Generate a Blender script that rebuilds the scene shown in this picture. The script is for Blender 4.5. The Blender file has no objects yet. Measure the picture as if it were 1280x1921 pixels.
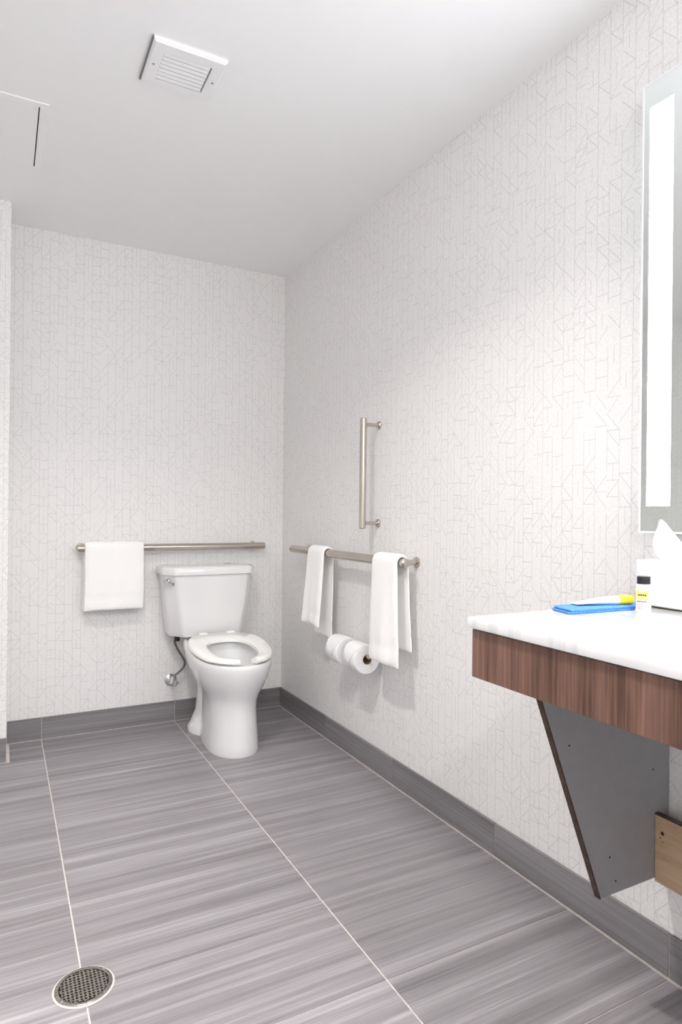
import bpy, bmesh, math, random
from mathutils import Vector, Matrix
random.seed(7)
scene = bpy.context.scene
COL = scene.collection
PI = math.pi

# ------------------------------------------------------------------ camera
FPX, YAW, ROLL = 1201.0, math.radians(27.9), math.radians(0.57)
fw = Vector((math.sin(YAW), math.cos(YAW), 0)); r0 = Vector((math.cos(YAW), -math.sin(YAW), 0)); u0 = Vector((0, 0, 1))
RX = r0 * math.cos(ROLL) + u0 * math.sin(ROLL); UY = u0 * math.cos(ROLL) - r0 * math.sin(ROLL)
cam = bpy.data.cameras.new('camera'); camo = bpy.data.objects.new('camera', cam); COL.objects.link(camo)
camo.matrix_world = Matrix(((RX.x, UY.x, -fw.x, -1.41), (RX.y, UY.y, -fw.y, -3.37), (RX.z, UY.z, -fw.z, 1.09), (0, 0, 0, 1)))
cam.sensor_fit = 'HORIZONTAL'; cam.sensor_width = 36.0; cam.lens = FPX / 1280 * 36.0
cam.shift_y = 3.5 / 1280; cam.clip_start = 0.02
scene.camera = camo

# ------------------------------------------------------------------ world, light levels, exposure
w = bpy.data.worlds.new('world'); scene.world = w; w.use_nodes = True
w.node_tree.nodes['Background'].inputs[0].default_value = (0.8, 0.82, 0.85, 1)
w.node_tree.nodes['Background'].inputs[1].default_value = 0.3
NEAR_LAMP_W = 10.2           # ceiling light just above the frame, its beam narrowed by the spread angle
FAR_FILL = 148.0             # two added fill domes behind the camera, shaped as ceiling lights
MIRROR_STRIP, MIRROR_HALO = 21.0, 1.3
vs = scene.view_settings
vs.view_transform = 'Standard'; vs.look = 'None'; vs.exposure = 0.74; vs.gamma = 1.0; vs.use_curve_mapping = False
try:
    scene.cycles.max_bounces = 14; scene.cycles.diffuse_bounces = 8; scene.cycles.glossy_bounces = 6
except Exception:
    pass

# ------------------------------------------------------------------ materials
def lin(c):
    return tuple(((v / 255) / 12.92 if v <= 10 else (((v / 255) + .055) / 1.055) ** 2.4) for v in c) + (1.0,)
def mat(name, col=(200, 200, 200), rough=.5, metal=0.0, **kw):
    m = bpy.data.materials.new(name); m.use_nodes = True
    b = m.node_tree.nodes['Principled BSDF']
    b.inputs['Base Color'].default_value = lin(col); b.inputs['Roughness'].default_value = rough; b.inputs['Metallic'].default_value = metal
    for k, v in kw.items():
        b.inputs[k.replace('_', ' ')].default_value = v
    return m
class G:
    """small node-graph writer"""
    def __init__(s, m): s.t = m.node_tree; s.n = s.t.nodes; s.l = s.t.links; s.b = s.n['Principled BSDF']
    def put(s, inp, v):
        if hasattr(v, 'is_output'): s.l.new(v, inp)
        else: inp.default_value = v
    def math(s, op, a, b=0.0, c=0.0):
        n = s.n.new('ShaderNodeMath'); n.operation = op; s.put(n.inputs[0], a); s.put(n.inputs[1], b); s.put(n.inputs[2], c); return n.outputs[0]
    def xyz(s, x, y, z):
        n = s.n.new('ShaderNodeCombineXYZ'); s.put(n.inputs[0], x); s.put(n.inputs[1], y); s.put(n.inputs[2], z); return n.outputs[0]
    def obj(s):
        n = s.n.new('ShaderNodeTexCoord'); q = s.n.new('ShaderNodeSeparateXYZ'); s.l.new(n.outputs['Object'], q.inputs[0]); return q.outputs, n.outputs['Object']
    def rnd(s): return s.n.new('ShaderNodeObjectInfo').outputs['Random']
    def white(s, v):
        n = s.n.new('ShaderNodeTexWhiteNoise'); n.noise_dimensions = '3D'; s.put(n.inputs['Vector'], v); return n.outputs['Value']
    def noise(s, v, scale=5, detail=3, rough=.5, dist=0.0):
        n = s.n.new('ShaderNodeTexNoise'); s.put(n.inputs['Vector'], v); n.inputs['Scale'].default_value = scale
        n.inputs['Detail'].default_value = detail; n.inputs['Roughness'].default_value = rough; n.inputs['Distortion'].default_value = dist; return n.outputs['Fac']
    def ramp(s, f, stops):
        n = s.n.new('ShaderNodeValToRGB'); s.put(n.inputs[0], f); e = n.color_ramp.elements
        while len(e) < len(stops): e.new(.5)
        for q, (p, c) in zip(e, stops): q.position = p; q.color = lin(c) if len(c) == 3 else c
        return n.outputs['Color']
    def mix(s, f, a, b):
        n = s.n.new('ShaderNodeMix'); n.data_type = 'RGBA'; s.put(n.inputs[0], f); s.put(n.inputs[6], a); s.put(n.inputs[7], b); return n.outputs[2]
    def bump(s, hgt, dist=.001, strength=.5):
        n = s.n.new('ShaderNodeBump'); n.inputs['Distance'].default_value = dist; n.inputs['Strength'].default_value = strength
        s.put(n.inputs['Height'], hgt); s.l.new(n.outputs[0], s.b.inputs['Normal'])
    def col(s, c): s.put(s.b.inputs['Base Color'], c)

def wallpaper(name, axis):
    m = mat(name, (230, 227, 223), .62); g = G(m); o, vec = g.obj()
    u, v = o[axis], o[2]
    A = .038; t = .0008
    uu = g.math('DIVIDE', u, A); i = g.math('FLOOR', uu); fu = g.math('FRACT', uu)
    coff = g.white(g.xyz(i, 3.3, 9.1))
    vv = g.math('ADD', g.math('DIVIDE', v, A * 1.15), coff); j = g.math('FLOOR', vv); fv = g.math('FRACT', vv)
    T = t / A
    def near0(f): return g.math('LESS_THAN', g.math('MINIMUM', f, g.math('SUBTRACT', 1.0, f)), T)
    ic = g.math('ROUND', uu); jc = g.math('FLOOR', g.math('DIVIDE', v, .11))
    vert = g.math('MULTIPLY', near0(fu), g.math('LESS_THAN', g.white(g.xyz(ic, jc, 1.7)), .90))
    hh = g.white(g.xyz(i, g.math('ROUND', vv), 5.2))
    hor = g.math('MULTIPLY', near0(fv), g.math('LESS_THAN', hh, .42))
    k = g.white(g.xyz(i, j, 8.8))
    d1 = g.math('MULTIPLY', g.math('LESS_THAN', g.math('ABSOLUTE', g.math('SUBTRACT', fu, fv)), T * 1.4), g.math('LESS_THAN', k, .24))
    d2 = g.math('MULTIPLY', g.math('LESS_THAN', g.math('ABSOLUTE', g.math('SUBTRACT', g.math('ADD', fu, fv), 1.0)), T * 1.4), g.math('GREATER_THAN', k, .76))
    half = g.math('MULTIPLY', g.math('LESS_THAN', g.math('ABSOLUTE', g.math('SUBTRACT', fu, .5)), T), g.math('LESS_THAN', g.math('ABSOLUTE', g.math('SUBTRACT', k, .5)), .09))
    ln = g.math('MAXIMUM', g.math('MAXIMUM', vert, hor), g.math('MAXIMUM', g.math('MAXIMUM', d1, d2), half))
    fib = g.math('ADD', g.math('MULTIPLY', g.noise(vec, 420, 2, .6), .6), g.math('MULTIPLY', g.noise(vec, 140, 2, .6), .4))
    base = g.ramp(fib, [(.34, (219, 218, 217)), (.66, (245, 244, 243))])
    tone = g.ramp(g.white(g.xyz(i, j, 2.1)), [(0, (150, 154, 158)), (1, (176, 176, 174))])
    g.col(g.mix(g.math('MULTIPLY', ln, .44), base, tone))
    g.bump(fib, .0006, .25)
    return m
M = {}
M['paper_x'] = wallpaper('wallpaper_back', 0)
M['paper_y'] = wallpaper('wallpaper_side', 1)
m = M['ceiling'] = mat('ceiling_paint', (243, 243, 243), .75); g = G(m); o, v = g.obj(); g.bump(g.noise(v, 260, 2), .0005, .15)

def stripes(name, along, stops, rough, freq=1.0):
    """grey vein-cut porcelain: bands that run along one axis, each tile with its own cut"""
    m = mat(name, (165, 160, 160), rough); g = G(m); o, v = g.obj(); rn = g.rnd()
    sc = [70 * freq] * 3; sc[along] = 1.3
    off = g.math('MULTIPLY', rn, 37.0)
    def vecs(mult, k): return g.xyz(*[g.math('ADD', g.math('MULTIPLY', o[q], sc[q] * mult), g.math('MULTIPLY', off, k)) for q in range(3)])
    a = g.noise(vecs(.35, 1.0), 1.0, 3, .55, .25); b = g.noise(vecs(1.6, 1.7), 1.0, 3, .6, .1); c = g.noise(vecs(5.0, 2.3), 1.0, 2, .6)
    f = g.math('ADD', g.math('ADD', g.math('MULTIPLY', a, .50), g.math('MULTIPLY', b, .34)), g.math('MULTIPLY', c, .16))
    f = g.math('ADD', f, g.math('MULTIPLY', g.math('SUBTRACT', rn, .5), .05))
    g.col(g.ramp(f, stops)); g.bump(c, .0004, .2)
    return m
ST = [(.30, (108, 105, 108)), (.42, (129, 125, 128)), (.52, (145, 141, 144)), (.61, (163, 160, 163)), (.72, (194, 192, 195))]
M['tile'] = stripes('floor_porcelain', 0, ST, .42)
SB = [(.30, (104, 101, 103)), (.43, (122, 119, 121)), (.55, (137, 134, 136)), (.72, (164, 161, 162))]
M['base_x'] = stripes('baseboard_porcelain_back', 0, SB, .42, 1.4)
M['base_y'] = stripes('baseboard_porcelain_side', 1, SB, .42, 1.4)
m = M['grout'] = mat('grout', (214, 207, 203), .85); g = G(m); o, v = g.obj(); g.col(g.ramp(g.noise(v, 60, 3), [(.3, (202, 195, 191)), (.7, (222, 216, 212))]))
m = M['porcelain'] = mat('glazed_china', (243, 243, 243), .08, 0, Coat_Weight=.3); g = G(m); o, v = g.obj(); g.col(g.ramp(g.noise(v, 6, 2), [(.3, (231, 231, 232)), (.7, (235, 235, 235))]))
m = M['seat'] = mat('seat_plastic', (244, 243, 241), .22); g = G(m); o, v = g.obj(); g.bump(g.noise(v, 200, 2), .0002, .1)
m = M['nickel'] = mat('brushed_nickel', (196, 188, 178), .28, 1.0); g = G(m); o, v = g.obj(); g.put(g.b.inputs['Roughness'], g.math('ADD', .14, g.math('MULTIPLY', g.noise(v, 90, 3), .12)))
m = M['chrome'] = mat('chrome', (215, 215, 217), .1, 1.0); g = G(m); o, v = g.obj(); g.put(g.b.inputs['Roughness'], g.math('ADD', .05, g.math('MULTIPLY', g.noise(v, 40, 2), .08)))
m = M['steel'] = mat('drain_steel', (150, 144, 138), .35, 1.0); g = G(m); o, v = g.obj(); g.col(g.ramp(g.noise(v, 300, 3), [(.3, (118, 110, 104)), (.7, (196, 190, 184))]))
m = M['dark'] = mat('dark_void', (16, 15, 15), .9); g = G(m); o, v = g.obj(); g.col(g.ramp(g.noise(v, 50, 2), [(.3, (12, 11, 11)), (.7, (24, 22, 22))]))
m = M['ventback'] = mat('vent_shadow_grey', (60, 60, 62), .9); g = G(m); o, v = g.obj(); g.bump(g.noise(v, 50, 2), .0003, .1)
m = M['edge_shade'] = mat('vent_edge_shade', (128, 128, 128), .9); g = G(m); o, v = g.obj(); g.bump(g.noise(v, 300, 2), .0005, .3)  # flat grey standing in for shade beside the vent plate
m = M['terry'] = mat('white_terry', (246, 245, 243), .9, 0, Sheen_Weight=.25); g = G(m); o, v = g.obj()
q = g.noise(v, 520, 3, .7); g.col(g.ramp(q, [(.3, (246, 245, 244)), (.65, (254, 254, 253))])); g.bump(g.math('ADD', q, g.math('MULTIPLY', g.noise(v, 130, 2), .6)), .002, .5)
m = M['tissue'] = mat('soft_paper', (236, 236, 237), .85, 0, Subsurface_Weight=.12, Subsurface_Radius=(.006, .006, .006)); g = G(m); o, v = g.obj(); g.bump(g.noise(v, 180, 3), .0006, .35)
m = M['card'] = mat('white_card', (224, 225, 227), .5); g = G(m); o, v = g.obj(); g.bump(g.noise(v, 300, 2), .0002, .1)
m = M['kraft'] = mat('roll_core', (150, 128, 104), .9); g = G(m); o, v = g.obj(); g.col(g.ramp(g.noise(v, 90, 2), [(.3, (138, 116, 92)), (.7, (160, 138, 114))]))
m = M['whitemetal'] = mat('white_enamel', (238, 238, 239), .4); g = G(m); o, v = g.obj(); g.bump(g.noise(v, 150, 2), .0003, .1)
m = M['marble'] = mat('white_quartz', (244, 243, 242), .16); g = G(m); o, v = g.obj()
wv = g.noise(g.xyz(g.math('MULTIPLY', o[0], 5), g.math('MULTIPLY', o[1], 2.4), 0.0), 1.0, 5, .62, 1.4)
vein = g.math('SUBTRACT', 1.0, g.math('MINIMUM', 1.0, g.math('MULTIPLY', g.math('ABSOLUTE', g.math('SUBTRACT', wv, .5)), 26.0)))
g.col(g.mix(g.math('MULTIPLY', vein, .3), g.ramp(g.noise(v, 7, 3), [(.35, (226, 226, 228)), (.6, (238, 238, 239))]), lin((176, 176, 179))))
m = M['walnut'] = mat('walnut_laminate', (112, 78, 62), .42); g = G(m); o, v = g.obj()
a = g.noise(g.xyz(g.math('MULTIPLY', o[0], 30), g.math('MULTIPLY', o[1], 30), g.math('MULTIPLY', o[2], 1.2)), 1.0, 4, .6, .25)
b = g.noise(g.xyz(g.math('MULTIPLY', o[0], 170), g.math('MULTIPLY', o[1], 170), g.math('MULTIPLY', o[2], 5)), 1.0, 3, .6, .1)
f = g.math('ADD', g.math('MULTIPLY', a, .55), g.math('MULTIPLY', b, .45))
g.col(g.ramp(f, [(.30, (58, 38, 30)), (.42, (90, 63, 52)), (.52, (114, 83, 70)), (.66, (138, 105, 90))])); g.bump(b, .0004, .2)
m = M['edgewood'] = mat('dark_edge_band', (62, 45, 38), .5); g = G(m); o, v = g.obj(); g.col(g.ramp(g.noise(v, 60, 3), [(.35, (50, 35, 29)), (.65, (82, 60, 50))]))
m = M['greylam'] = mat('grey_laminate', (168, 168, 172), .5); g = G(m); o, v = g.obj(); g.col(g.ramp(g.noise(v, 35, 3), [(.3, (152, 152, 155)), (.7, (156, 156, 159))]))
m = M['ply'] = mat('maple_plywood', (188, 160, 128), .6); g = G(m); o, v = g.obj()
a = g.noise(g.xyz(g.math('MULTIPLY', o[0], 60), g.math('MULTIPLY', o[1], 6), g.math('MULTIPLY', o[2], 60)), 1.0, 4, .6, .5)
g.col(g.ramp(a, [(.3, (172, 142, 110)), (.7, (204, 178, 148))]))
m = M['blue'] = mat('blue_cloth', (70, 132, 214), .75); g = G(m); o, v = g.obj(); q = g.noise(v, 240, 3); g.col(g.ramp(q, [(.3, (56, 118, 202)), (.7, (92, 152, 228))])); g.bump(q, .0008, .4)
m = M['tubewhite'] = mat('white_plastic', (230, 230, 231), .3); g = G(m); o, v = g.obj(); g.bump(g.noise(v, 90, 2), .0003, .1)
m = M['yellow'] = mat('yellow_plastic', (246, 222, 40), .35); g = G(m); o, v = g.obj(); g.bump(g.noise(v, 200, 2), .0003, .1)
m = M['paleyellow'] = mat('yellow_print', (246, 232, 120), .45); g = G(m); o, v = g.obj(); g.col(g.ramp(g.noise(v, 60, 2), [(.3, (242, 226, 96)), (.7, (248, 238, 140))]))
m = M['pink'] = mat('pink_grey_print', (206, 190, 194), .5); g = G(m); o, v = g.obj(); g.col(g.ramp(g.noise(v, 700, 2), [(.4, (186, 168, 176)), (.6, (222, 208, 210))]))
m = M['ink'] = mat('dark_ink', (72, 68, 30), .6); g = G(m); o, v = g.obj(); g.bump(g.noise(v, 200, 2), .0001, .1)
m = M['black'] = mat('black_plastic', (26, 26, 30), .35); g = G(m); o, v = g.obj(); g.bump(g.noise(v, 200, 2), .0003, .1)
m = M['mirror'] = mat('mirror_silver', (236, 240, 238), .015, 1.0); g = G(m); o, v = g.obj(); g.put(g.b.inputs['Roughness'], g.math('MULTIPLY', g.noise(v, 4, 2), .03))
m = M['aluminium'] = mat('satin_aluminium', (178, 180, 178), .4, 1.0); g = G(m); o, v = g.obj(); g.put(g.b.inputs['Roughness'], g.math('ADD', .32, g.math('MULTIPLY', g.noise(v, 70, 2), .15)))
m = M['water'] = mat('bowl_water', (205, 214, 212), .03); g = G(m); o, v = g.obj(); g.bump(g.noise(v, 30, 2), .0005, .1)
m = M['braid'] = mat('braided_hose', (120, 116, 112), .35, .8); g = G(m); o, v = g.obj(); g.col(g.ramp(g.noise(v, 500, 2), [(.4, (80, 76, 73)), (.6, (160, 156, 152))]))
def glow(name, col, strength):
    m = mat(name, col, .4); b = m.node_tree.nodes['Principled BSDF']; b.inputs['Emission Color'].default_value = lin(col); b.inputs['Emission Strength'].default_value = strength
    return m
M['strip'] = glow('mirror_light_strip', (242, 248, 255), MIRROR_STRIP)
M['halo'] = glow('mirror_back_light', (240, 250, 252), MIRROR_HALO)
M['lens_near'] = glow('ceiling_light_lens', (255, 252, 247), 12.0)
M['fill_lens'] = glow('fill_dome_lens', (254, 252, 251), FAR_FILL)

# ------------------------------------------------------------------ mesh helpers
def link(name, me, material, parent=None):
    o = bpy.data.objects.new(name, me); COL.objects.link(o)
    if material is not None: me.materials.append(material)
    if parent is not None: o.parent = parent
    return o
def tag(o, label, cat, group=None):
    o['label'] = label; o['category'] = cat
    if group: o['group'] = group
    return o
def struct(o, label=None, cat=None):
    o['kind'] = 'structure'
    if label: o['label'] = label
    if cat: o['category'] = cat
    return o
def thing(name, label, cat, loc=(0, 0, 0), group=None):
    o = bpy.data.objects.new(name, None); COL.objects.link(o); o.location = loc; o.empty_display_size = .05
    return tag(o, label, cat, group)
class MB:
    def __init__(s): s.bm = bmesh.new()
    def box(s, x0, x1, y0, y1, z0, z1, bev=0.0, seg=2):
        vs_ = [s.bm.verts.new(p) for p in ((x0, y0, z0), (x1, y0, z0), (x1, y1, z0), (x0, y1, z0), (x0, y0, z1), (x1, y0, z1), (x1, y1, z1), (x0, y1, z1))]
        fs = [s.bm.faces.new([vs_[i] for i in q]) for q in ((3, 2, 1, 0), (4, 5, 6, 7), (0, 1, 5, 4), (1, 2, 6, 5), (2, 3, 7, 6), (3, 0, 4, 7))]
        if bev > 0:
            es = list({e for f in fs for e in f.edges})
            bmesh.ops.bevel(s.bm, geom=es, offset=bev, segments=seg, affect='EDGES', profile=.5)
        return s
    def loft(s, loops, cap0=True, cap1=True, closed=True):
        rs = [[s.bm.verts.new(p) for p in lp] for lp in loops]
        n = len(rs[0])
        for a, b in zip(rs, rs[1:]):
            for i in range(n if closed else n - 1):
                j = (i + 1) % n
                s.bm.faces.new((a[i], a[j], b[j], b[i]))
        if cap0: s.bm.faces.new(rs[0][::-1])
        if cap1: s.bm.faces.new(rs[-1])
        return s
    def tube(s, pts, r, n=16, caps=True):
        """pts: list of Vector; r: radius or list"""
        pts = [Vector(p) for p in pts]; loops = []; prev = None
        for k, p in enumerate(pts):
            t = (pts[min(k + 1, len(pts) - 1)] - pts[max(k - 1, 0)]).normalized()
            if prev is None:
                a = Vector((0, 0, 1)) if abs(t.z) < .9 else Vector((1, 0, 0)); prev = (a - t * a.dot(t)).normalized()
            else: prev = (prev - t * prev.dot(t)).normalized()
            b = t.cross(prev); rr = r[k] if isinstance(r, (list, tuple)) else r
            loops.append([p + (prev * math.cos(2 * PI * i / n) + b * math.sin(2 * PI * i / n)) * rr for i in range(n)])
        return s.loft(loops, caps, caps)
    def lathe(s, prof, base=(0, 0, 0), axis=(0, 0, 1), n=32, cap=True):
        """prof: [(radius, height along axis)]"""
        ax = Vector(axis).normalized(); a = Vector((1, 0, 0)) if abs(ax.x) < .9 else Vector((0, 1, 0)); a = (a - ax * a.dot(ax)).normalized(); b = ax.cross(a); base = Vector(base)
        return s.loft([[base + ax * h + (a * math.cos(2 * PI * i / n) + b * math.sin(2 * PI * i / n)) * r for i in range(n)] for r, h in prof], cap, cap)
    def build(s, name, material, parent=None, smooth=False, angle=40):
        bmesh.ops.recalc_face_normals(s.bm, faces=s.bm.faces)
        me = bpy.data.meshes.new(name); s.bm.to_mesh(me); s.bm.free()
        if smooth:
            me.shade_smooth(); me.set_sharp_from_angle(angle=math.radians(angle))
        return link(name, me, material, parent)
def rings(pr):                                     # round off a lathe profile's hard corners a little
    return pr

# ------------------------------------------------------------------ the room
CZ = 2.43; XL = -2.75; YF = -4.6; BX, BY = -1.385, -0.24
TW, TD, GR = .6315, .303, .0042
floor = struct(MB().box(XL - .1, .1, YF - .1, .1, -.12, -.0015).build('floor', M['grout']), 'grey striped porcelain tile floor with pale grout lines')
tile_me = None
def slab(name, sx, sy, sz, bev, material):
    bm_ = MB().box(0, sx, 0, sy, 0, sz, bev, 1)
    me = bpy.data.meshes.new(name); bmesh.ops.recalc_face_normals(bm_.bm, faces=bm_.bm.faces); bm_.bm.to_mesh(me); bm_.bm.free(); me.materials.append(material); return me
meshes = {}
def piece(name, key, x, y, z, sx, sy, sz, bev, material, parent):
    k = (key, round(sx, 4), round(sy, 4), round(sz, 4))
    if k not in meshes: meshes[k] = slab(name, sx, sy, sz, bev, material)
    o = bpy.data.objects.new(name, meshes[k]); COL.objects.link(o); o.parent = parent; o.location = (x, y, z); return o
xs = [-.0125]
x = -.6035
while x > XL: xs.append(x); x -= TW
xs.append(XL + .002)
ys = [-.0125, -.283]
y = -.586
while y > YF: ys.append(y); y -= TD
ys.append(YF + .002)
CG = .0022
for a, b in zip(xs, xs[1:]):
    for c, d in zip(ys, ys[1:]):
        x0, x1, y0, y1 = b + GR / 2, a - GR / 2, d + CG / 2, c - CG / 2
        if c > -.02: y1 = c - GR * .6
        if y0 > BY - .01 and x1 < BX + .05: continue                     # inside the projecting wall
        if x1 - x0 < .01 or y1 - y0 < .01: continue
        if y1 > BY - .0165 and x0 < BX:                                   # tile cut round the projecting wall
            if y0 < BY - .0165: piece('floor_tile', 'f', x0, y0, -.009, x1 - x0, BY - .0165 - y0, .009, .0006, M['tile'], floor)
            if x1 > BX + .01:
                ya = max(y0, BY - .013)
                if y1 - ya > .01: piece('floor_tile', 'f', BX + .013, ya, -.009, x1 - BX - .013, y1 - ya, .009, .0006, M['tile'], floor)
            continue
        piece('floor_tile', 'f', x0, y0, -.009, x1 - x0, y1 - y0, .009, .0006, M['tile'], floor)
struct(MB().box(XL - .1, .1, YF - .1, .1, CZ, CZ + .1).build('ceiling', M['ceiling']), 'smooth off-white painted ceiling')
struct(MB().box(0, .1, YF - .1, .1, -.02, CZ + .02).build('wall_right', M['paper_y']), 'pale wallpaper with thin grey geometric lines beside vanity')
struct(MB().box(XL - .1, 0, 0, .1, -.02, CZ + .02).build('wall_back', M['paper_x']), 'pale geometric wallpaper behind the toilet')
struct(MB().box(XL - .1, BX, BY, 0.0, -.02, CZ + .02, .002, 1).build('wall_projection', M['paper_x']), 'projecting strip of papered wall at the far left')
struct(MB().box(XL - .1, XL, YF - .1, BY, -.02, CZ + .02).build('wall_left', M['paper_y']), 'papered wall opposite the vanity mirror')
struct(MB().box(XL - .1, .1, YF - .1, YF, -.02, CZ + .02).build('wall_front', M['paper_x']), 'papered wall behind the viewer')
# tile skirting: a grout bed with single skirting tiles standing on it
BH, BT = .105, .011
def skirting(name, label, cuts, axis, face):
    lo, hi = min(cuts), max(cuts)
    if axis == 'y': bed = MB().box(face - BT + .002, face - .0005, lo, hi, 0, BH - .002)
    else: bed = MB().box(lo, hi, face - BT + .002, face - .0005, 0, BH - .002)
    bed = struct(bed.build(name, M['grout']), label)
    for a, b in zip(cuts, cuts[1:]):
        l = abs(a - b) - .002; s = min(a, b) + .001
        if axis == 'y': piece('skirting_tile', 'by', face - BT, s, .003, BT - .001, l, BH - .003, .0008, M['base_y'], bed)
        else: piece('skirting_tile', 'bx', s, face - BT, .003, l, BT - .001, BH - .003, .0008, M['base_x'], bed)
skirting('baseboard_right', 'dark grey striped tile skirting below the vanity wall', [-.014, -.58, -1.19, -1.795, -2.402, -3.01, -3.62, -4.23, YF + .01], 'y', 0)
skirting('baseboard_back', 'grey striped tile skirting behind the toilet', [-.001, -.6035, -1.235, BX + .002], 'x', 0)
skirting('baseboard_left', 'short grey tile skirting on the projecting wall', [BX, -1.866, -2.4975, XL + .002], 'x', BY)

# ------------------------------------------------------------------ ceiling light above the frame, added fill domes behind the camera
def downlight(x, y, material, label, r=.11, deep=.02, watts=0.0):
    t = thing('ceiling_light', label, 'ceiling light', (x, y, CZ), 'round opal ceiling lights')
    MB().lathe([(r, 0), (r + .008, -.002), (r + .008, -.012), (r - .004, -.014), (r - .006, 0)], n=40, cap=False).build('trim_ring', M['whitemetal'], t, True)
    prof = [((r - .007) * math.cos(k * PI / 2 / 9), -.012 - deep * math.sin(k * PI / 2 / 9)) for k in range(9)] + [(.004, -.0121 - deep)]
    MB().lathe(prof, n=32).build('opal_dome', material, t, True)
    if watts:
        ld = bpy.data.lights.new('lamp', 'AREA'); ld.shape = 'DISK'; ld.size = (r - .007) * 2; ld.energy = watts; ld.color = (1.0, .955, .905); ld.spread = math.radians(130)
        lo = bpy.data.objects.new('lamp', ld); COL.objects.link(lo); lo.parent = t; lo.location = (0, 0, -.0135 - deep)
    return t
downlight(-1.25, -1.90, M['lens_near'], 'round opal ceiling light above the floor drain', .06, .014, NEAR_LAMP_W)
downlight(-1.5, -4.3, M['fill_lens'], 'added opal fill light behind the viewer, farther from the vanity')
downlight(-.6, -4.25, M['fill_lens'], 'added opal fill light behind the viewer, nearer the vanity')

# ------------------------------------------------------------------ ceiling vent and hatch
t = thing('ceiling_vent', 'square white louvred exhaust grille on the ceiling', 'vent', (-.937, -1.43, CZ))
def frame_mesh(hx, hy, ix, iy, depth, lip, material, name, parent):
    def rect(a, b, z): return [(-a, -b, z), (a, -b, z), (a, b, z), (-a, b, z)]
    b = MB(); b.loft([rect(hx, hy, 0), rect(hx, hy, -depth * .6), rect(hx - lip, hy - lip, -depth), rect(ix, iy, -depth), rect(ix - .001, iy - .001, -depth * .2), rect(ix - .001, iy - .001, 0)], False, False)
    return b.build(name, material, parent)
frame_mesh(.107, .102, .071, .064, .014, .006, M['whitemetal'], 'frame', t)
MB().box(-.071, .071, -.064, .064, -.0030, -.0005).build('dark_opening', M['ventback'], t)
MB().box(-.1115, -.1071, -.101, .101, -.007, -.0003).build('edge_shade', M['edge_shade'], t)  # grey strip added as the shaded left edge of the plate
for k in range(7):
    yy = -.0525 + k * .0178; b = MB()
    sec = [(yy - .0068, -.0092), (yy + .0050, -.0120), (yy + .0053, -.0133), (yy - .0066, -.0106)]
    b.loft([[(-.0700, q, z) for q, z in sec], [(.0665, q, z) for q, z in sec]])
    b.build('slat', M['whitemetal'], t)
for sx in (-1, 1): MB().lathe([(.0038, -.013), (.0038, -.0152), (.002, -.0158)], (sx * .089, 0, 0), n=12).build('screw', M['aluminium'], t, True)
t = thing('ceiling_hatch', 'flat white ceiling access panel in a slim frame', 'access panel', (-1.515, -.815, CZ))
frame_mesh(.232, .232, .205, .208, .0035, .0025, M['ceiling'], 'frame', t)
MB().box(-.205, .205, -.208, .208, -.0012, -.0003).build('shadow_gap', M['dark'], t)
MB().box(-.204, .2005, -.2070, .2072, -.0038, -.0013, .0008, 1).build('door', M['ceiling'], t)

# ------------------------------------------------------------------ floor drain
DR = Vector((-1.235, -1.802, 0))
t = thing('floor_drain', 'round stainless floor drain with small holes', 'drain', DR)
MB().lathe([(.067, .0002), (.067, .0012), (.0655, .0022), (.0625, .0022), (.0620, .0003)], n=56, cap=False).build('sealant_ring', M['grout'], t, True)
MB().lathe([(.0625, .0003), (.0625, .0034), (.0615, .0042), (.0540, .0042), (.0535, .0030), (.0535, .0003)], n=56, cap=False).build('rim', M['steel'], t, True)
MB().lathe([(.0538, .0002), (.0538, .0007)], n=40).build('dark_cup', M['dark'], t)
b = MB(); p = .0088; rh = .0028
for i in range(-7, 8):
    for j in range(-7, 8):
        cxh, cyh = i * p, j * p
        if math.hypot(cxh, cyh) > .0565 - p * .35: continue
        sq = []; hole = []; hole0 = []
        for k in range(12):
            a = 2 * PI * k / 12 + PI / 12
            c_, s_ = math.cos(a), math.sin(a); q = (p / 2) / max(abs(c_), abs(s_))
            sq.append(Vector((cxh + c_ * q, cyh + s_ * q, .0036))); hole.append(Vector((cxh + c_ * rh, cyh + s_ * rh, .0036))); hole0.append(Vector((cxh + c_ * rh, cyh + s_ * rh, .0012)))
        for q in (sq,):
            for k2, v2 in enumerate(q):
                if math.hypot(v2.x, v2.y) > .0545: v2.xy = v2.xy.normalized() * .0545
        b.loft([sq, hole, hole0], False, False)
b.build('grate', M['steel'], t)
for a in (.6, .6 + PI): MB().lathe([(.0042, .0034), (.0042, .0048), (.0026, .0052)], (math.cos(a) * .0585, math.sin(a) * .0585, 0), n=12).build('screw', M['chrome'], t, True)

# ------------------------------------------------------------------ toilet
TX = -.452
t = thing('toilet', 'white two-piece floor toilet with open-front seat', 'toilet', (TX, 0, 0))
def egg(z, wd, f, bk, yc=None, n=48, e=2.0, eb=2.6):
    """closed outline: front end rounded, back squarer; f = front y, bk = back y"""
    yc = (f * .42 + bk * .58) if yc is None else yc; out = []
    for k in range(n):
        a = 2 * PI * k / n; c, s = math.cos(a), math.sin(a); ex = e if s < 0 else eb
        xx = math.copysign(abs(c) ** (2 / ex), c) * wd; yy = math.copysign(abs(s) ** (2 / ex), s) * ((yc - f) if s < 0 else (bk - yc))
        out.append((xx, yc + yy, z))
    return out
def slope(b_):                                     # rim and seat rise a little towards the tank
    for v_ in b_.bm.verts:
        if v_.co.z > .30 and v_.co.y > -.60: v_.co.z += .105 * (v_.co.y + .60) * min(1, (v_.co.z - .30) / .12) * (1 if v_.co.y < -.22 else max(.0, (-.0 - v_.co.y) / .22))
b = MB()
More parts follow.
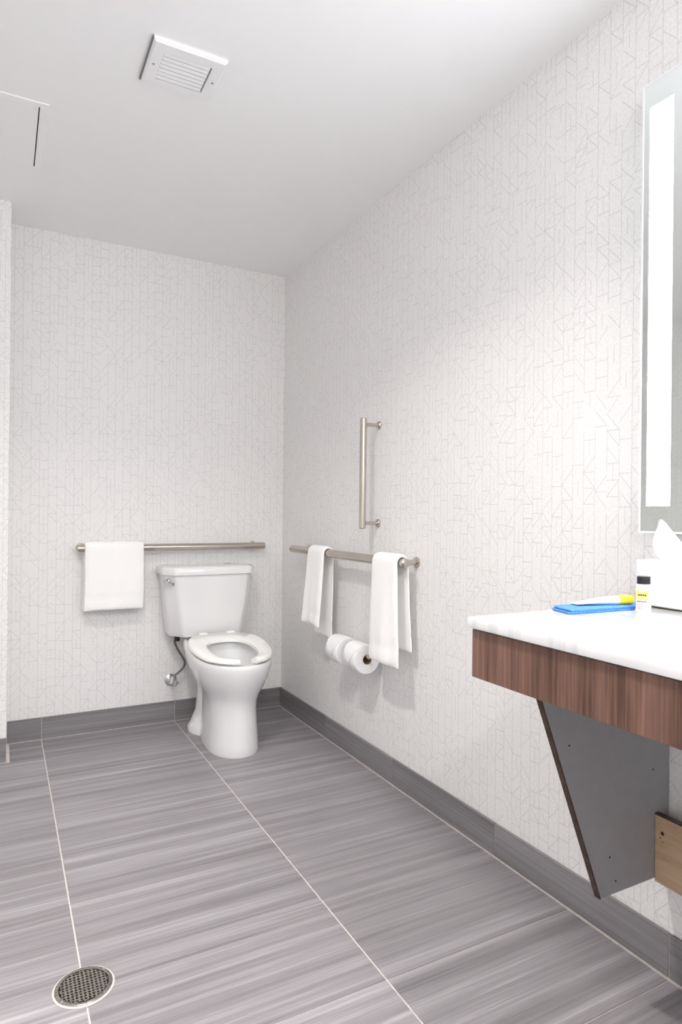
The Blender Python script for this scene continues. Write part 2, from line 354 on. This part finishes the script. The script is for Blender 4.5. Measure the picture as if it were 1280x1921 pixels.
b.loft([egg(0, .114, -.655, -.19, -.50), egg(.012, .116, -.658, -.19, -.50), egg(.05, .112, -.655, -.2, -.50), egg(.14, .106, -.650, -.2, -.50), egg(.20, .105, -.648, -.2, -.49),
        egg(.235, .111, -.654, -.19, -.48), egg(.265, .124, -.666, -.18, -.47), egg(.30, .147, -.686, -.16, -.46), egg(.34, .167, -.706, -.12, -.45), egg(.375, .177, -.718, -.07, -.45),
        egg(.40, .182, -.724, -.05, -.45), egg(.415, .182, -.724, -.05, -.45), egg(.421, .178, -.719, -.055, -.45),
        egg(.420, .140, -.676, -.30, -.47), egg(.405, .136, -.672, -.305, -.47), egg(.36, .130, -.66, -.32, -.47), egg(.30, .112, -.62, -.34, -.47), egg(.25, .085, -.56, -.36, -.46), egg(.22, .05, -.50, -.38, -.45)], True, True)
# trapway foot running back to the wall, and the neck under the tank
b.loft([egg(0, .128, -.34, -.10, -.2), egg(.022, .128, -.34, -.10, -.2), egg(.045, .112, -.32, -.11, -.2), egg(.10, .09, -.30, -.12, -.2), egg(.20, .075, -.30, -.10, -.2), egg(.34, .085, -.26, -.06, -.16), egg(.40, .10, -.24, -.05, -.15)], True, True)
slope(b)
bowl = b.build('bowl', M['porcelain'], t, True, 50)
MB().loft([egg(.290, .1055, -.607, -.347, -.468), egg(.291, .1055, -.607, -.347, -.468)]).build('water', M['water'], t)
for sx in (-1, 1): MB().lathe([(.013, .020), (.013, .032), (.008, .040)], (sx * .112, -.215, 0), n=16).build('bolt_cap', M['porcelain'], t, True)
# seat: ring open at the front
def seat_pt(a, k):
    c, s = math.cos(a), math.sin(a)
    if k == 0: wd, f, bk = .184, -.728, -.232
    else: wd, f, bk = .108, -.665, -.345
    yc = -.45 if k == 0 else -.49; ex = 2.0 if s < 0 else 2.7
    return Vector((math.copysign(abs(c) ** (2 / ex), c) * wd, yc + math.copysign(abs(s) ** (2 / ex), s) * ((yc - f) if s < 0 else (bk - yc)), 0))
b = MB(); loops = []; gap = .22
for k in range(61):
    a = -PI / 2 + gap + (2 * PI - 2 * gap) * k / 60
    po, pi_ = seat_pt(a, 0), seat_pt(a, 1); dv = (pi_ - po).normalized()
    e = min(k, 60 - k); ins = [.010, .003, 0][e] if e < 3 else 0
    lp = []
    for w_, z_ in ((0, .433), (.0, .445), (.006, .451)): lp.append(po + dv * (w_ + ins) + Vector((0, 0, z_)))
    for w_, z_ in ((.016, .449), (.003, .444), (0, .432)): lp.append(pi_ - dv * (w_ + ins) + Vector((0, 0, z_)))
    lp.append(pi_ - dv * .01 + Vector((0, 0, .427))); lp.append(po + dv * .01 + Vector((0, 0, .427)))
    loops.append(lp)
b.loft(loops)
slope(b)
seat = b.build('seat', M['seat'], t, True, 50)
for sx in (-1, 1): MB().box(sx * .07 - .022, sx * .07 + .022, -.262, -.225, .448, .492, .008, 3).build('hinge', M['seat'], seat, True)
for sx in (-1, 1): MB().box(sx * .145 - .012, sx * .145 + .012, -.46, -.42, .434, .447, .002, 2).build('bumper', M['seat'], seat, True)
# tank: tapered box with wide chamfered front corners
def tank_loop(z, hw, f, bk, cx_, cy_, rr=.012, n=4):
    pts = [(-hw, bk), (hw, bk), (hw, f + cy_), (hw - cx_, f), (-hw + cx_, f), (-hw, f + cy_)]; out = []
    N = len(pts)
    for i in range(N):
        p0, p1, p2 = Vector(pts[i - 1]), Vector(pts[i]), Vector(pts[(i + 1) % N]); d0 = (p0 - p1).normalized(); d1 = (p2 - p1).normalized()
        a, c = p1 + d0 * rr * 1.4, p1 + d1 * rr * 1.4
        for k in range(n + 1):
            s = k / n; q = a * (1 - s) ** 2 + p1 * 2 * s * (1 - s) + c * s * s; out.append((q.x, q.y, z))
    return out
b = MB()
b.loft([tank_loop(.462, .178, -.185, -.03, .055, .07), tank_loop(.468, .196, -.198, -.025, .055, .075), tank_loop(.482, .203, -.204, -.022, .055, .075), tank_loop(.62, .219, -.212, -.02, .05, .08), tank_loop(.775, .233, -.218, -.018, .045, .085)])
for v_ in b.bm.verts: v_.co.x -= .012
tank = b.build('tank', M['porcelain'], t, True, 35)
b = MB()
b.loft([tank_loop(.776, .236, -.222, -.016, .045, .085), tank_loop(.779, .243, -.230, -.012, .045, .088), tank_loop(.803, .244, -.231, -.011, .045, .088), tank_loop(.813, .240, -.227, -.013, .045, .087), tank_loop(.819, .228, -.214, -.022, .04, .08)])
for v_ in b.bm.verts: v_.co.x -= .012
b.build('tank_lid', M['porcelain'], t, True, 50)
lv = MB()
nrm = Vector((-.085, -.045, 0)).normalized(); base = Vector((-.225, -.170, .748))
lv.lathe([(.013, -.004), (.013, .006), (.009, .010), (.007, .016)], base, nrm, 20)
lever = lv.build('flush_lever', M['chrome'], t, True)
tv = Vector((.045, -.085, 0)).normalized()
MB().tube([base + nrm * .016 - tv * .012, base + nrm * .019, base + nrm * .019 + tv * .03 + Vector((0, 0, -.006)), base + nrm * .017 + tv * .052 + Vector((0, 0, -.012))], [.006, .009, .010, .007], 14).build('handle', M['chrome'], lever, True)
MB().lathe([(.0045, -.001), (.0045, .0012)], (.201, -.176, .752), Vector((.085, -.045, 0)), 12).build('badge', M['greylam'], t)
MB().lathe([(.014, .435), (.014, .466)], (-.165, -.10, 0), n=16).build('fill_nut', M['black'], t, True)

# shut-off valve and hose on the wall beside the toilet
t = thing('shutoff_valve', 'chrome shut-off valve and hose on wall behind toilet', 'valve', (-.625, 0, .215))
MB().lathe([(.032, 0), (.031, .004), (.014, .010), (.009, .011), (.009, .045)], (0, -.0005, 0), (0, -1, 0), 28).build('escutcheon', M['chrome'], t, True)
MB().lathe([(.013, -.016), (.013, .012), (.010, .02), (.010, .03)], (0, -.052, 0), (0, 0, 1), 18).build('valve_body', M['chrome'], t, True)
hl = []
for k in range(36):
    a = 2 * PI * k / 36; hl.append((.021 * (1 + .13 * math.cos(a * 6)), a))
b = MB(); b.loft([[(math.cos(a) * r_ * s_, -.066 - dd, math.sin(a) * r_ * s_ * .8) for r_, a in hl] for s_, dd in ((.7, 0), (1, .003), (1, .011), (.75, .015))])
b.build('valve_handle', M['chrome'], t, True)
def bez(p, n=24):
    p = [Vector(q) for q in p]; out = []
    for k in range(n + 1):
        s = k / n; out.append(p[0] * (1 - s) ** 3 + p[1] * 3 * s * (1 - s) ** 2 + p[2] * 3 * s * s * (1 - s) + p[3] * s ** 3)
    return out
MB().tube(bez([(.0, -.052, .028), (.12, -.06, .10), (.02, -.09, .12), (-.005, -.10, .222)]), .0058, 10).build('hose', M['braid'], t, True)

# ------------------------------------------------------------------ grab bars
def bar(label, p0, p1, rad, wall, posts, prad, frad, group='wall mounted grab bars'):
    """wall: 'x' -> right wall (x = 0), 'y' -> back wall (y = 0)"""
    p0, p1 = Vector(p0), Vector(p1); d = (p1 - p0).normalized()
    root = Vector(((p0 + p1) / 2)); root[0 if wall == 'x' else 1] = 0
    t = thing('grab_bar', label, 'grab bar', root, group)
    L = (p1 - p0).length
    MB().lathe([(rad * .8, 0), (rad, .003), (rad, L - .003), (rad * .8, L)], p0 - root, d, 28).build('rail', M['nickel'], t, True)
    out = Vector((-1, 0, 0)) if wall == 'x' else Vector((0, -1, 0))
    for s in posts:
        c = p0 + d * s; foot = c.copy(); foot[0 if wall == 'x' else 1] = 0; so = (c - foot).length
        MB().lathe([(prad, 0), (prad, so - rad * .6)], foot - root, out, 18).build('post', M['nickel'], t, True)
        MB().lathe([(frad, .0003), (frad, .004), (frad * .85, .007), (prad, .008)], foot - root, out, 28).build('flange', M['nickel'], t, True)
    return t
bar('brushed nickel grab bar above the toilet tank', (-1.09, -.062, .911), (-.132, -.062, .911), .0185, 'y', (.02, .93 - .022), .011, .022)
bar('brushed nickel grab bar on vanity wall holding two hand towels', (-.077, -.315, .907), (-.077, -1.375, .907), .0185, 'x', (.04, 1.02), .011, .021)
bar('short vertical brushed nickel grab bar on vanity wall', (-.077, -1.045, 1.028), (-.077, -1.045, 1.492), .0145, 'x', (.024, .438), .008, .018)

# ------------------------------------------------------------------ towels
def towel(name, label, wall, s0, s1, so, zc, rad, zf, zb, lean=0.0, spread=.012, seed=1, group=None, th=.011, shift=0.0):
    """s = along the bar, n = out from the wall, draped over a bar of radius rad at height zc, standoff so"""
    rnd_ = random.Random(seed); path = []
    R_ = rad + .003
    nf = 26
    for k in range(nf + 1):
        q = k / nf; path.append((so + R_ + (1 - q) ** 1.2 * lean, zf + (zc - zf) * q, 1 - q, 1))
    for k in range(1, 10):
        a = PI * k / 10; path.append((so + R_ * math.cos(a), zc + R_ * math.sin(a), 0, 0))
    nbk = 24
    for k in range(nbk + 1):
        q = k / nbk; path.append((so - R_ - q * .004, zc + (zb - zc) * q, q, -1))
    NS = 18; mid = (s0 + s1) / 2; hw = (s1 - s0) / 2; ph = rnd_.random() * 6
    def P_(k, i, off):
        n_, z_, down, side = path[k]; u = -1 + 2 * i / NS
        wv_ = math.sin(u * 3.1 + ph) * .006 * down + math.sin(u * 7.3 + ph * 2) * .0022 * down
        s_ = mid + u * (hw + spread * down * (1 if side > 0 else .6)) + shift * down + math.sin(z_ * 17 + ph) * .003 * down
        nx = 1 if side > 0 else (-1 if side < 0 else 0)
        band = 0.0
        dz = z_ - (zf if side > 0 else zb)
        if side and .045 < dz < .075: band = -.0022
        edge = 1 - .55 * abs(u) ** 10
        ending = 1.0 if down < .97 else .6
        # surface normal of the path
        if side == 0:
            a = math.atan2(z_ - zc, n_ - so); on_, oz = math.cos(a), math.sin(a)
        else: on_, oz = nx, 0
        tt = off * edge * ending + (band if off else 0)
        if side < 0: wv_ = wv_ * .4
        n2 = n_ + wv_ + on_ * tt; z2 = z_ + oz * tt + (-.004 * u * u if dz < .01 and side else 0)
        if n2 < .004: n2 = .004
        return (-n2, s_, z2) if wall == 'x' else (s_, -n2, z2)
    b = MB(); bm_ = b.bm
    outer = [[bm_.verts.new(P_(k, i, th)) for i in range(NS + 1)] for k in range(len(path))]
    inner = [[bm_.verts.new(P_(k, i, 0)) for i in range(NS + 1)] for k in range(len(path))]
    for k in range(len(path) - 1):
        for i in range(NS):
            bm_.faces.new((outer[k][i], outer[k][i + 1], outer[k + 1][i + 1], outer[k + 1][i])); bm_.faces.new((inner[k][i], inner[k + 1][i], inner[k + 1][i + 1], inner[k][i + 1]))
        bm_.faces.new((outer[k][0], outer[k + 1][0], inner[k + 1][0], inner[k][0])); bm_.faces.new((outer[k][NS], inner[k][NS], inner[k + 1][NS], outer[k + 1][NS]))
    for i in range(NS):
        bm_.faces.new((outer[0][i], inner[0][i], inner[0][i + 1], outer[0][i + 1])); bm_.faces.new((outer[-1][i], outer[-1][i + 1], inner[-1][i + 1], inner[-1][i]))
    o = b.build(name, M['terry'], None, True, 70)
    md = o.modifiers.new('soft', 'SUBSURF'); md.levels = 1; md.render_levels = 1
    return tag(o, label, 'towel', group)
towel('bath_towel', 'white folded towel draped over grab bar left of toilet', 'y', -1.058, -.782, .062, .911, .0185, .612, .604, .006, .002, 3, th=.013)
towel('hand_towel', 'white hand towel on vanity wall bar nearest the corner', 'x', -.735, -.565, .077, .907, .0185, .568, .512, .014, .014, 5, 'hand towels on the vanity wall bar', th=.012, shift=.02)
towel('hand_towel', 'longer white hand towel at the bar end nearest the vanity', 'x', -1.352, -1.172, .077, .907, .0185, .520, .572, .014, .020, 8, 'hand towels on the vanity wall bar', th=.013, shift=-.008)

# ------------------------------------------------------------------ toilet paper
RZ, RXX = .505, -.082
t = thing('toilet_paper_holder', 'brushed nickel double roll holder under the towels', 'paper holder', (0, -.968, RZ))
MB().lathe([(.024, .0003), (.024, .005), (.011, .008)], (0, 0, 0), (-1, 0, 0), 26).build('flange', M['nickel'], t, True)
MB().lathe([(.009, 0), (.009, .090)], (0, 0, 0), (-1, 0, 0), 18).build('post', M['nickel'], t, True)
MB().lathe([(.007, 0), (.0085, .003), (.0085, .300), (.007, .303)], (RXX, .150, 0), (0, -1, 0), 18).build('rail', M['nickel'], t, True)
def roll(label, yc, tilt):
    t = thing('toilet_paper_roll', label, 'toilet roll', (RXX, yc, RZ - .0115), 'toilet paper rolls')
    h2, R1, R2 = .052, .061, .0205
    MB().lathe([(R2, -h2), (R2 + .002, -h2 - .001), (R1 - .003, -h2 - .001), (R1, -h2 + .003), (R1, h2 - .003), (R1 - .003, h2 + .001), (R2 + .002, h2 + .001), (R2, h2), (R2, -h2)], (0, 0, 0), (0, 1, 0), 48, False).build('paper', M['tissue'], t, True)
    MB().lathe([(R2 - .0002, -h2 - .0008), (R2 - .0002, h2 + .0008), (R2 - .0016, h2 + .0008), (R2 - .0016, -h2 - .0008), (R2 - .0002, -h2 - .0008)], (0, 0, 0), (0, 1, 0), 32, False).build('core', M['kraft'], t, True)
    # loose sheet folded to a point
    b = MB(); lp = []
    for k in range(15):
        a = math.radians(100 + k * 7.5); q = k / 14; wv = h2 * (1 - .96 * max(0, q - .35) / .65)
        rr = R1 + .0008 + .0016 * q
        lp.append([(math.cos(a) * rr, -wv, math.sin(a) * rr), (math.cos(a) * rr, wv, math.sin(a) * rr), (math.cos(a) * (rr + .0006), wv, math.sin(a) * (rr + .0006)), (math.cos(a) * (rr + .0006), -wv, math.sin(a) * (rr + .0006))])
    b.loft(lp).build('loose_sheet', M['tissue'], t)
roll('toilet paper roll on holder nearest the corner', -.890, 0)
roll('toilet paper roll on holder half behind the longer towel', -1.052, 0)

# ------------------------------------------------------------------ mirror with built-in lights
MY0, MY1, MZ0, MZ1, MX = -3.16, -2.332, 1.052, 2.135, -.040
t = thing('lit_mirror', 'large lit wall mirror with white light strip above counter', 'mirror', (0, (MY0 + MY1) / 2, MZ0))
cy_ = (MY0 + MY1) / 2
def mbox(x0, x1, y0, y1, z0, z1, **k): return MB().box(x0, x1, y0 - cy_, y1 - cy_, z0 - MZ0, z1 - MZ0, **k)
mbox(-.0339, -.0005, MY0 + .018, MY1 - .018, MZ0 + .05, MZ1 - .05).build('back_box', M['whitemetal'], t)
for a, b_ in ((MY0 + .015, MY0 + .018), (MY1 - .018, MY1 - .015)): mbox(-.028, -.006, a, b_, MZ0 + .08, MZ1 - .06).build('back_light', M['halo'], t)
SY0, SY1, SZ0, SZ1 = -2.414, -2.353, 1.116, 2.072
strips = [(SY0, SY1), (MY0 + .021, MY0 + .082)]
# glass: pieces around the frosted strips
ycuts = [MY0 + .004, strips[1][0], strips[1][1], SY0, SY1, MY1 - .004]
glass = MB()
glass.box(MX, -.034, ycuts[0], ycuts[1], MZ0 + .004, MZ1 - .004); glass.box(MX, -.034, ycuts[2], ycuts[3], MZ0 + .004, MZ1 - .004); glass.box(MX, -.034, ycuts[4], ycuts[5], MZ0 + .004, MZ1 - .004)
for a, b_ in ((ycuts[1], ycuts[2]), (ycuts[3], ycuts[4])):
    glass.box(MX, -.034, a, b_, MZ0 + .004, SZ0); glass.box(MX, -.034, a, b_, SZ1, MZ1 - .004)
for v_ in glass.bm.verts: v_.co.y -= cy_; v_.co.z -= MZ0
glass.build('glass', M['mirror'], t)
for a, b_ in strips: mbox(-.0364, -.0340, a, b_, SZ0, SZ1).build('strip_tray', M['whitemetal'], t)
for a, b_ in strips: mbox(MX - .0004, -.0365, a, b_, SZ0, SZ1).build('light_strip', M['strip'], t)
b = MB()
for q in ((MY0, MY0 + .004, MZ0, MZ1), (MY1 - .004, MY1, MZ0, MZ1), (MY0 + .004, MY1 - .004, MZ0, MZ0 + .004), (MY0 + .004, MY1 - .004, MZ1 - .004, MZ1)):
    b.box(MX - .001, -.033, q[0] - cy_, q[1] - cy_, q[2] - MZ0, q[3] - MZ0)
b.build('edge_frame', M['whitemetal'], t)

# ------------------------------------------------------------------ vanity
CT = .890; VY1, VY0, VX = -2.372, -3.75, -.598
tag(MB().box(VX, -.001, VY0, VY1, CT - .0215, CT, .003, 2).build('countertop', M['marble'], None, True), 'white quartz countertop with faint grey veins', 'countertop')
t = thing('vanity_base', 'wall-hung walnut vanity base with slanted grey side panel', 'vanity', (0, VY1, .77))
def vb(x0, x1, y0, y1, z0, z1, bev=.0008): return MB().box(x0, x1, y0 - VY1, y1 - VY1, z0 - .77, z1 - .77, bev, 1)
AT, AB = CT - .0245, .772
vb(VX + .010, VX + .028, VY0 + .004, VY1 - .004, AB, AT).build('front_apron', M['walnut'], t)
vb(VX + .028, -.002, VY1 - .022, VY1 - .004, AB, AT).build('end_apron', M['walnut'], t)
vb(VX + .028, -.002, VY0 + .004, VY1 - .022, CT - .040, CT - .0218).build('sub_top', M['greylam'], t)
PY1, PY0 = -2.3735, -2.3915
def slant(y0, y1, pts):
    return MB().loft([[(x_, y0 - VY1, z_ - .77) for x_, z_ in pts], [(x_, y1 - VY1, z_ - .77) for x_, z_ in pts]])
FT, FB, ZB = (-.402, .82), (-.224, .249), .249
def fx(z_): return PANEL[0] + (z_ - PANEL[1]) * (PANEL[2] - PANEL[0]) / (PANEL[3] - PANEL[1])
PANEL = (-.4080, .690, -.2320, .245)       # x, z of the slanted front edge: upper point, lower point
zt = CT - .041
side = slant(PY0 - .0005, PY1 - .004, [(fx(zt), zt), (fx(.245), .245), (-.002, .245), (-.002, zt)]).build('side_panel', M['greylam'], t)
slant(PY0, PY1 - .0035, [(fx(zt) - .0025, zt), (fx(.245) - .0025, .243), (fx(.245) + .0005, .243), (fx(zt) + .0005, zt)]).build('edge_band', M['edgewood'], side)
for x_, z_ in ((-.335, .60), (-.205, .33), (-.185, .272), (-.06, .50)):
    MB().lathe([(.0022, 0), (.0022, .0006)], (x_, PY0 - .0004 - VY1, z_ - .77), (0, -1, 0), 10).build('screw_hole', M['dark'], side)
shield = vb(-.052, -.040, VY0 + .03, PY0 - .001, .238, .394, .001).build('plywood_board', M['ply'], t)
vb(-.0525, -.0395, VY0 + .03, PY0 - .001, .3942, .3975, 0).build('top_edge', M['edgewood'], shield)
for y_ in (-2.44, -2.95, -3.5): vb(-.040, -.0005, y_ - .012, y_ + .012, .27, .36).build('spacer_block', M['ply'], shield)
for y_, z_, r_ in ((-2.412, .357, .0042), (-2.4065, .345, .0016), (-2.4125, .338, .0014)):
    MB().lathe([(r_, 0), (r_, .0005)], (-.0521, y_ - VY1, z_ - .77), (-1, 0, 0), 12).build('knot', M['edgewood'], shield)

# ------------------------------------------------------------------ things on the counter
t = thing('tissue_box', 'white cube tissue box against wall under mirror', 'tissue box', (-.088, -2.462, CT))
b = MB(); b.box(-.0575, .0575, -.0575, .0575, .004, .104, .004, 3); b.build('box', M['card'], t, True)
MB().box(-.052, .052, -.052, .052, 0, .0045).build('base', M['ink'], t)  # dark slab drawn as the shadow line under the box
MB().lathe([(.026, .1038), (.026, .1046)], n=28).build('opening', M['card'], t)
rnd_ = random.Random(4); loops = []
for k, (z_, rx_, ry_) in enumerate(((.100, .020, .022), (.116, .026, .030), (.133, .026, .028), (.150, .021, .022), (.166, .015, .016), (.180, .008, .009), (.188, .002, .003))):
    lp = []
    for i in range(40):
        a = 2 * PI * i / 40; f_ = 1 + .20 * math.sin(a * 5 + k * .35) + .10 * math.sin(a * 9 - k * .6)
        lp.append((math.cos(a) * rx_ * f_ - .001 * k, math.sin(a) * ry_ * f_ + .0040 * k + .010, z_ + .007 * math.sin(a * 4 + 1) * (k / 6)))
    loops.append(lp)
MB().loft(loops).build('tissue', M['tissue'], t, True, 60)

BTX, BTY = -.215, -2.478
t = thing('lotion_bottle', 'small white bottle with black cap and yellow label', 'bottle', (BTX, BTY, CT))
R_ = .0150
MB().lathe([(R_ * .9, 0), (R_, .002), (R_, .050), (R_ * .97, .054), (R_ * .84, .0585), (R_ * .72, .060)], n=36).build('bottle', M['tubewhite'], t, True)
MB().lathe([(R_ * .87, .0595), (R_ * .87, .0655), (R_ * .84, .0660), (R_ * .84, .0666), (R_ * .87, .0671), (R_ * .87, .0740), (R_ * .80, .0750)], n=36).build('cap', M['black'], t, True, 30)
aim = math.atan2(-3.37 - BTY, -1.41 - BTX) - .12
def label_patch(a0, a1, z0, z1, rr, name, material, parent):
    b = MB(); loops = []
    for k in range(13):
        a = aim + a0 + (a1 - a0) * k / 12; c, s = math.cos(a), math.sin(a)
        loops.append([(c * rr, s * rr, z0), (c * (rr + .0002), s * (rr + .0002), z0), (c * (rr + .0002), s * (rr + .0002), z1), (c * rr, s * rr, z1)])
    return b.loft(loops).build(name, material, parent)
lb = label_patch(-1.0, .8, .026, .046, R_ + .0001, 'yellow_label', M['paleyellow'], t)
for k, (a0, a1) in enumerate(((-.62, -.45), (-.40, -.22), (-.17, -.04), (.02, .2), (.25, .45))):
    label_patch(a0, a1, .0345 + .0006 * (k % 2), .0385, R_ + .0004, 'print_stroke', M['ink'], lb)
label_patch(-.8, .6, .0225, .0240, R_ + .0001, 'print_line', M['ink'], t)
label_patch(-.85, .65, .006, .0215, R_ + .0001, 'text_block', M['pink'], t)

# folded blue cloth lying at the counter's end and the tube on it
C4 = [Vector((-.375, -2.376)), Vector((-.390, -2.440)), Vector((-.205, -2.452)), Vector((-.125, -2.382))]
def quadpad(corners, z0, z1, name, material, parent=None, rr=.006):
    loops = []
    cen = sum(corners, Vector((0, 0))) / 4
    for z_, ins in ((z0, .003), (z0 + (z1 - z0) * .3, 0), (z0 + (z1 - z0) * .7, 0), (z1, .003)):
        lp = []
        for i in range(4):
            p0, p1, p2 = corners[i - 1], corners[i], corners[(i + 1) % 4]; d0, d1 = (p0 - p1).normalized(), (p2 - p1).normalized()
            a, c = p1 + d0 * rr, p1 + d1 * rr
            for k in range(5):
                s = k / 4; q = a * (1 - s) ** 2 + p1 * 2 * s * (1 - s) + c * s * s; q = q + (cen - q).normalized() * ins; lp.append((q.x, q.y, z_))
        loops.append(lp)
    return MB().loft(loops).build(name, material, parent, True, 50)
t = thing('blue_cloth', 'folded bright blue cloth at end of white countertop', 'cloth', (0, 0, CT))
quadpad(C4, 0.0, .0048, 'lower_fold', M['blue'], t)
quadpad([c + Vector((.004, -.001)) for c in C4], .0050, .0098, 'upper_fold', M['blue'], t)
TZ = CT + .0098
t = thing('tube', 'white tube with yellow cap lying on the blue cloth', 'tube', (-.250, -2.420, TZ))
d = Vector((.152, -.052, 0)).normalized(); sd = Vector((-d.y, d.x, 0)); loops = []
for s_, w_, h_ in ((-.082, .0155, .0012), (-.075, .0155, .0014), (-.052, .0150, .0045), (-.025, .0138, .0080), (0, .0115, .0096), (.018, .0105, .0100), (.021, .0095, .0095)):
    loops.append([d * s_ + sd * (math.cos(2 * PI * i / 24) * w_) + Vector((0, 0, .0095 + (math.sin(2 * PI * i / 24)) * h_ * .95 - (.0095 - h_ * .95) * .72)) for i in range(24)])
MB().loft(loops).build('tube_body', M['tubewhite'], t, True)
MB().lathe([(.0092, .0212), (.0100, .0225), (.0100, .052), (.0090, .054)], (0, 0, .0103), d, 28).build('cap', M['yellow'], t, True)
